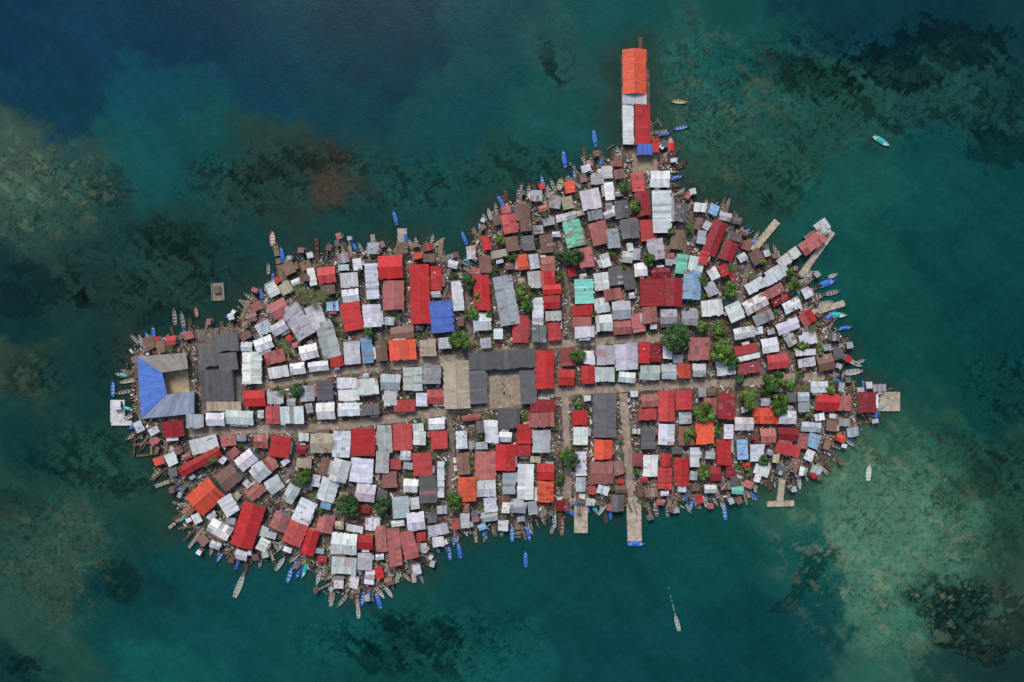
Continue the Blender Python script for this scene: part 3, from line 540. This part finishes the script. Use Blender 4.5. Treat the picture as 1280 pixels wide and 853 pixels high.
for i,(x,y,nx_,ny_) in enumerate(ring):
    cum+=4
    if 770<x<815 and y<200: continue
    if x<185 and y<530: continue
    if cum>nxt:
        nxt=cum+random.uniform(3,9); L=random.choice([6,8,11,14,18,24]); j=random.uniform(-0.35,0.35)
        dx,dy=nx_-ny_*j,ny_+nx_*j; dock(x-dx*6,y-dy*6,x+dx*L,y+dy*L,random.uniform(1.6,4.2),z=random.uniform(0.68,1.0))
        if random.random()<0.4:
            house(x+dx*L,y+dy*L,random.uniform(4,8),random.uniform(4,8),math.degrees(math.atan2(-dy,dx)),random.choice('WGUGKSQWR'),'mono','stilt_outhouse',2.3,True)
        elif random.random()<0.4:
            L2=random.uniform(3,9); dock(x+dx*2,y+dy*2,x+dx*L2,y+dy*L2,random.uniform(6,12),name='stilt_platform',z=random.uniform(0.6,0.66))
# ------------------------------------------------------------------ debris
mb=MB(); DC=[(160,150,136),(130,114,98),(100,86,74),(190,188,180),(130,66,56),(84,76,70),(210,210,206),(60,85,120),(115,102,90)]
k=0
while k<15000:
    x=random.uniform(165,1100);y=random.uniform(200,745); ix,iy=int(x),int(y)
    d=DIN[iy,ix]; inn=LAND[iy,ix]
    if OCC[iy,ix] and random.random()<0.99: continue
    if not inn and d>13*random.random()**2: continue
    if inn and d>26 and random.random()<0.4: continue
    w=random.choice([0.3,0.5,0.8,1.4,2.4]); h=random.choice([0.2,0.3,0.5,0.9])
    a=W(x,y); zb=0.5 if inn else random.uniform(-0.1,0.35)
    mb.box(a[0],a[1],zb-0.1,zb+random.uniform(0.15,0.6),w,h,random.uniform(0,3.14),jcol(random.choice(DC),0.2),0,True); k+=1
mb.emit('scattered_debris',[M_wood])
mb=MB()
for i in range(2200):
    x,y,nx_,ny_=random.choice(ring); t=random.uniform(-2,16)*random.random(); 
    if 776<x<812 and y<190: continue
    a=W(x+nx_*t+random.uniform(-3,3),y+ny_*t+random.uniform(-3,3))
    if random.random()<0.4: mb.tube((a[0],a[1],-0.8),(a[0]+random.uniform(-.2,.2),a[1],random.uniform(0.4,1.6)),0.1,0.08,(0.08,0.06,0.05),0,5)
    else:
        an=math.atan2(-ny_,nx_)+random.choice([0,1.57])+random.uniform(-.3,.3); mb.box(a[0],a[1],0.35,0.45+random.random()*.3,random.uniform(1.5,5),random.uniform(.15,.35),an,jcol(random.choice(WD),.2),0,True)
mb.emit('mooring_poles_and_planks',[M_wood])
# ------------------------------------------------------------------ boats
BC={'b':((50,104,190),(80,130,196)),'w':((220,223,220),(150,150,145)),'r':((200,40,40),(190,175,160)),'t':((40,170,165),(200,205,190)),'y':((215,195,125),(170,160,120)),'g':((150,148,142),(104,100,94)),'n':((104,86,72),(70,60,50)),'o':((205,95,55),(120,110,100))}
BL=[]
def boat(cx,cy,lpx,ang,code,bpx=None,name='wooden_canoe'):
    BL.append((cx,cy))
    L=lpx*S; B=(bpx or max(4.4,lpx*0.23))*S; mb=MB(); ho,hi=[lin(c) for c in BC[code]]
    N=14; sec=[]
    for i in range(N+1):
        t=i/N; u=2*t-1
        wv=max(0.03,(1-max(0,u)**2.2*1.0)*(1-max(0,-u)**3*0.45)) ; b=B/2*wv
        sh=0.55+0.35*max(0,u)**2+0.1*u*u
        xx=u*L/2; ib=max(0.01,b-0.14)
        sec.append([(xx,-b*0.45,-0.25+0.2*max(0,u)**3),(xx,-b,sh),(xx,-ib,sh),(xx,-ib*0.7,0.12),(xx,ib*0.7,0.12),(xx,ib,sh),(xx,b,sh),(xx,b*0.45,-0.25+0.2*max(0,u)**3)])
    for i in range(N):
        A_,B_=sec[i],sec[i+1]
        for j in range(7):
            col=ho if j in(0,1,5,6) else hi
            q=1 if j in(1,5) else random.uniform(.85,1.05)
            mb.face([A_[j],B_[j],B_[j+1],A_[j+1]][::-1],tuple(min(.85,v*q) for v in col),0)
    mb.face(sec[0][::-1],ho,0)
    for t in(0.2,0.4,0.6,0.76):
        u=2*t-1; b=B/2*(1-max(0,u)**2.2); mb.box(u*L/2,0,0.42,0.48,0.3,2*b-0.2,0,lin((200,195,180)) if code!='n' else lin((110,90,70)),0,True)
    mb.box(-L/2-0.15,0,0.55,0.95,0.42,0.3,0,(0.03,0.03,0.035),0); mb.box(-L/2-0.2,0,-0.4,0.55,0.14,0.12,0,(0.05,0.05,0.05),0)
    if code in 'btr' and random.random()<0.6:
        tc=lin(BC[code][0]); 
        for q in(-1,1):
            mb.face([(-L*.3,0,1.0),(L*.12,0,1.0),(L*.12,q*B*.46,.66),(-L*.3,q*B*.46,.66)][::q],tc,0)
    a=W(cx,cy); mb.emit(name,[M_boat],(a[0],a[1],0.05),math.radians(ang))
BO=[(849,128,19,-5,'y'),(852,160,20,12,'b'),(1101,177,24,-32,'t',7),(743,172,24,98,'b'),(773,196,24,100,'w',7),(705,198,24,98,'b'),(678,228,20,100,'b'),(494,272,20,105,'b'),(341,298,20,92,'r',7),(711,226,18,95,'b'),(700,230,16,75,'y',7),(695,246,22,-40,'g',6),(580,297,20,110,'b'),(594,292,18,100,'g'),(353,318,22,100,'b',5),(342,349,20,95,'b'),(327,368,20,100,'b'),(333,384,16,110,'w'),(219,396,22,95,'g'),(229,400,22,100,'g'),(238,404,18,85,'n'),(142,485,22,90,'b'),(1085,590,22,85,'t',7),(905,638,24,98,'b'),(657,698,22,92,'b'),(574,687,22,100,'b'),(562,690,20,95,'b'),(473,749,24,108,'b'),(448,763,20,95,'w'),(416,748,20,75,'w'),(363,717,24,72,'b'),(351,704,22,55,'w'),(300,731,34,68,'w',7),(795,679,22,0,'b',7),(763,640,18,90,'b'),(757,646,16,95,'n'),(743,636,14,120,'t',5),(820,636,20,95,'g'),(834,637,20,92,'g'),(702,657,24,90,'o'),(691,660,16,70,'g'),(640,665,24,92,'b'),(628,662,18,80,'g'),(870,626,18,95,'g'),(1003,366,24,15,'t',7),(1033,354,24,22,'b',8),(1011,343,24,8,'w',7),(1018,372,26,18,'g',8),(1046,394,24,0,'t',7),(1066,465,24,8,'w',7),(298,703,18,70,'b'),(318,692,18,75,'b'),(885,262,18,100,'w'),(876,266,16,95,'w'),(838,182,24,93,'r',8),(507,296,22,92,'b'),(520,304,18,95,'g'),(414,312,18,105,'g'),(430,312,22,100,'w',6),(438,316,18,105,'w'),(547,664,22,95,'g'),(534,690,22,95,'n'),(522,714,18,100,'b'),(846,778,22,105,'w',5),(920,602,24,95,'g'),(668,236,18,110,'n'),(620,262,18,100,'g'),(606,274,16,110,'g'),(886,620,16,90,'n'),(1075,452,14,20,'g'),(308,712,14,60,'n'),(1004,352,22,20,'w',6),(730,190,20,105,'n'),(246,390,14,100,'o'),(858,618,16,80,'b'),(1040,345,12,20,'w'),(718,214,18,95,'b'),(686,240,18,105,'w'),(360,330,18,100,'w'),(336,336,16,90,'g'),(1030,380,22,15,'w',6),(1040,366,20,14,'g',6),(1056,410,20,10,'b'),(600,285,16,100,'b'),(612,268,16,105,'w')]
for b in BO:
    boat(b[0],b[1],b[2],b[3],b[4],b[5] if len(b)>5 else None)
k=0
for i in range(900):
    if k>=150: break
    x,y,nx_,ny_=random.choice(ring); t=random.uniform(9,19)
    if 770<x<815 and y<200: continue
    bx,by=x+nx_*t,y+ny_*t
    if LAND[int(by),int(bx)] or min((bx-q[0])**2+(by-q[1])**2 for q in BL)<42: continue
    an=math.degrees(math.atan2(-ny_,nx_))+random.gauss(0,14)
    boat(bx,by,random.uniform(14,22),an,random.choice('gnngwbbwbgt')); k+=1
mb=MB()
for i in range(14):
    t0,t1=i/14,(i+1)/14
    f=lambda t,s:W(835+9*t+ s*1.0*(0.2+t*0.35),731+38*t)
    if random.random()<0.8: mb.face([f(t0,-1)+(0.03,),f(t1,-1)+(0.03,),f(t1,1)+(0.03,),f(t0,1)+(0.03,)],(0.25,0.33,0.33),0)
mb.emit('boat_wake',[M_boat])
def raft(cx,cy,w,h):
    mb=MB(); 
    for i in range(12): mb.box((i-5.5)*w*S/12,0,0.15,0.4,w*S/12*0.8,h*S,0,jcol((150,140,125),.15),0,True)
    for dx in(-1,1):
        for dy in(-1,1):
            mb.tube((dx*w*S*.44,dy*h*S*.44,-.8),(dx*w*S*.44,dy*h*S*.44,2.3),.1,.1,(0.1,.08,.06),0)
    mb.box(0,h*S*0.1,0.4,1.6,w*S*.5,h*S*.4,0,jcol((110,100,90)),0)
    for dx in(-1,1): mb.box(dx*w*S*.47,0,0.4,1.0,.12,h*S,0,lin((190,185,175)),0)
    a=W(cx,cy); mb.emit('floating_raft',[M_wood],(a[0],a[1],0),math.radians(3))
raft(273,365,16,22)
# ------------------------------------------------------------------ trees
def tree(cx,cy,rpx,name='broadleaf_tree'):
    R=rpx*S; Ht=3.6+R*0.75; mb=MB(); bark=(0.09,0.065,0.045)
    mb.tube((0,0,0.4),(0.2,0.1,Ht*0.5),0.16+R*0.04,0.10+R*0.02,bark,1,7)
    lobes=[]
    nl=max(6,int(R*3.2))
    for i in range(nl):
        an=random.uniform(0,6.28); rr=R*math.sqrt(random.random())*0.78
        lz=Ht*0.62+ (1-(rr/R)**2)*R*0.55*random.uniform(0.5,1.1); lr=R*random.uniform(0.22,0.40)
        lobes.append((rr*math.cos(an)*random.uniform(.8,1.15),rr*math.sin(an),lz,lr,random.uniform(0.55,1.45)))
        if i<6: mb.tube((0.2,0.1,Ht*0.42),(lobes[-1][0],lobes[-1][1],lz-0.2),0.09,0.03,bark,1,5)
    hue=random.choice([(0.07,0.16,0.03),(0.09,0.19,0.035),(0.055,0.13,0.04),(0.12,0.21,0.04)])
    for (lx,ly,lz,lr,br) in lobes:
        nn=int(70+lr*85)
        for j in range(nn):
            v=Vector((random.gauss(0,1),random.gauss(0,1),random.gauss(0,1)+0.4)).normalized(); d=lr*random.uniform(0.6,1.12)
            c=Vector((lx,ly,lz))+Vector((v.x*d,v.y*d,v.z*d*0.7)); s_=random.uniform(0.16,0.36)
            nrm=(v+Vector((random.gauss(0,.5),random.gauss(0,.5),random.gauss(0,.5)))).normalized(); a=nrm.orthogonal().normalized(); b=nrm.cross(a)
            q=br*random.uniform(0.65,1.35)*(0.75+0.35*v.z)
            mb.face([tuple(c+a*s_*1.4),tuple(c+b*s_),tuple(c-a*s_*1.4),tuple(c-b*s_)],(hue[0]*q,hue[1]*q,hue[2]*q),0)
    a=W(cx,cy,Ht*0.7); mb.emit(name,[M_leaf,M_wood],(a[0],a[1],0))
def palm(cx,cy,rpx):
    R=rpx*S; Ht=5.5; mb=MB()
    mb.tube((0,0,0.4),(0.15,0.1,Ht/2),0.22,0.17,(0.12,0.09,0.07),1); mb.tube((0.15,0.1,Ht/2),(0,0,Ht),0.17,0.13,(0.12,0.09,0.07),1)
    for k in range(15):
        an=k*2.4+random.uniform(-.2,.2); Lf=R*random.uniform(.8,1.1); dr=random.uniform(.15,.6); q=random.uniform(.7,1.3)
        d=Vector((math.cos(an),math.sin(an),0)); s_=Vector((-d.y,d.x,0)); pv=None
        for j in range(11):
            t=j/10; p=d*Lf*t+Vector((0,0,Ht+0.5*math.sin(t*2.2)-dr*t*t*Lf*.6))
            if pv is not None:
                wl=Lf*0.17*math.sin(math.pi*(0.12+0.86*t))+.05
                for sd in(-1,1):
                    tip=(pv+p)/2+s_*sd*wl+d*0.25*wl+Vector((0,0,-wl*.35))
                    tri=[tuple(pv),tuple(pv*.4+p*.6),tuple(tip)]
                    mb.face(tri if sd>0 else tri[::-1],(0.09*q,0.15*q,0.04*q),0)
            pv=p
    a=W(cx,cy,Ht); mb.emit('palm_tree',[M_leaf,M_wood],(a[0],a[1],0))
for t in TREES: tree(*t)
for t in PALMS: palm(*t)
mb=MB(); k=0
while k<320:
    x=random.uniform(200,1060);y=random.uniform(220,720); ix,iy=int(x),int(y)
    if not LAND[iy,ix] or OCC[iy,ix]: continue
    k+=1; a=W(x,y); r=random.uniform(0.5,1.8); hb=random.uniform(.6,1.5)
    for j in range(90):
        v=Vector((random.gauss(0,.5),random.gauss(0,.5),abs(random.gauss(0,.5)))); c=Vector((a[0],a[1],0.6))+Vector((v.x*r,v.y*r,v.z*hb)); s_=random.uniform(.12,.28)
        nrm=Vector((random.gauss(0,.6),random.gauss(0,.6),1)).normalized(); e=nrm.orthogonal().normalized(); b=nrm.cross(e); q=hb*random.uniform(.6,1.4)
        mb.face([tuple(c+e*s_*1.4),tuple(c+b*s_),tuple(c-e*s_*1.4),tuple(c-b*s_)],(0.08*q,0.15*q,0.035*q),0)
mb.emit('undergrowth_plants',[M_leaf])
# ------------------------------------------------------------------ light / camera
el,az=math.radians(46),math.radians(345)
w=bpy.data.worlds.new('World'); scene.world=w; w.use_nodes=True; nt=w.node_tree
bg=nt.nodes['Background']; sk=nt.nodes.new('ShaderNodeTexSky'); sk.sky_type='NISHITA'; sk.sun_disc=False; sk.sun_elevation=el; sk.sun_rotation=az
sk.air_density=1.0; sk.dust_density=3.0
nt.links.new(sk.outputs[0],bg.inputs[0]); bg.inputs[1].default_value=0.15
sl=bpy.data.lights.new('sun','SUN'); sl.energy=2.3; sl.angle=math.radians(18); sl.color=(1,0.96,0.90)
so=bpy.data.objects.new('sun',sl); root.objects.link(so)
d=Vector((math.sin(az)*math.cos(el),math.cos(az)*math.cos(el),math.sin(el)))
so.rotation_euler=d.to_track_quat('Z','Y').to_euler(); so.location=(0,0,100)
cam=bpy.data.cameras.new('camera'); cam.lens=24; cam.sensor_width=36; cam.clip_end=12000; cam.clip_start=1
co=bpy.data.objects.new('camera',cam); co.location=(0,0,341.3); co.rotation_euler=(0,0,0); root.objects.link(co); scene.camera=co
scene.view_settings.view_transform='Standard'; scene.view_settings.look='None'; scene.view_settings.exposure=0
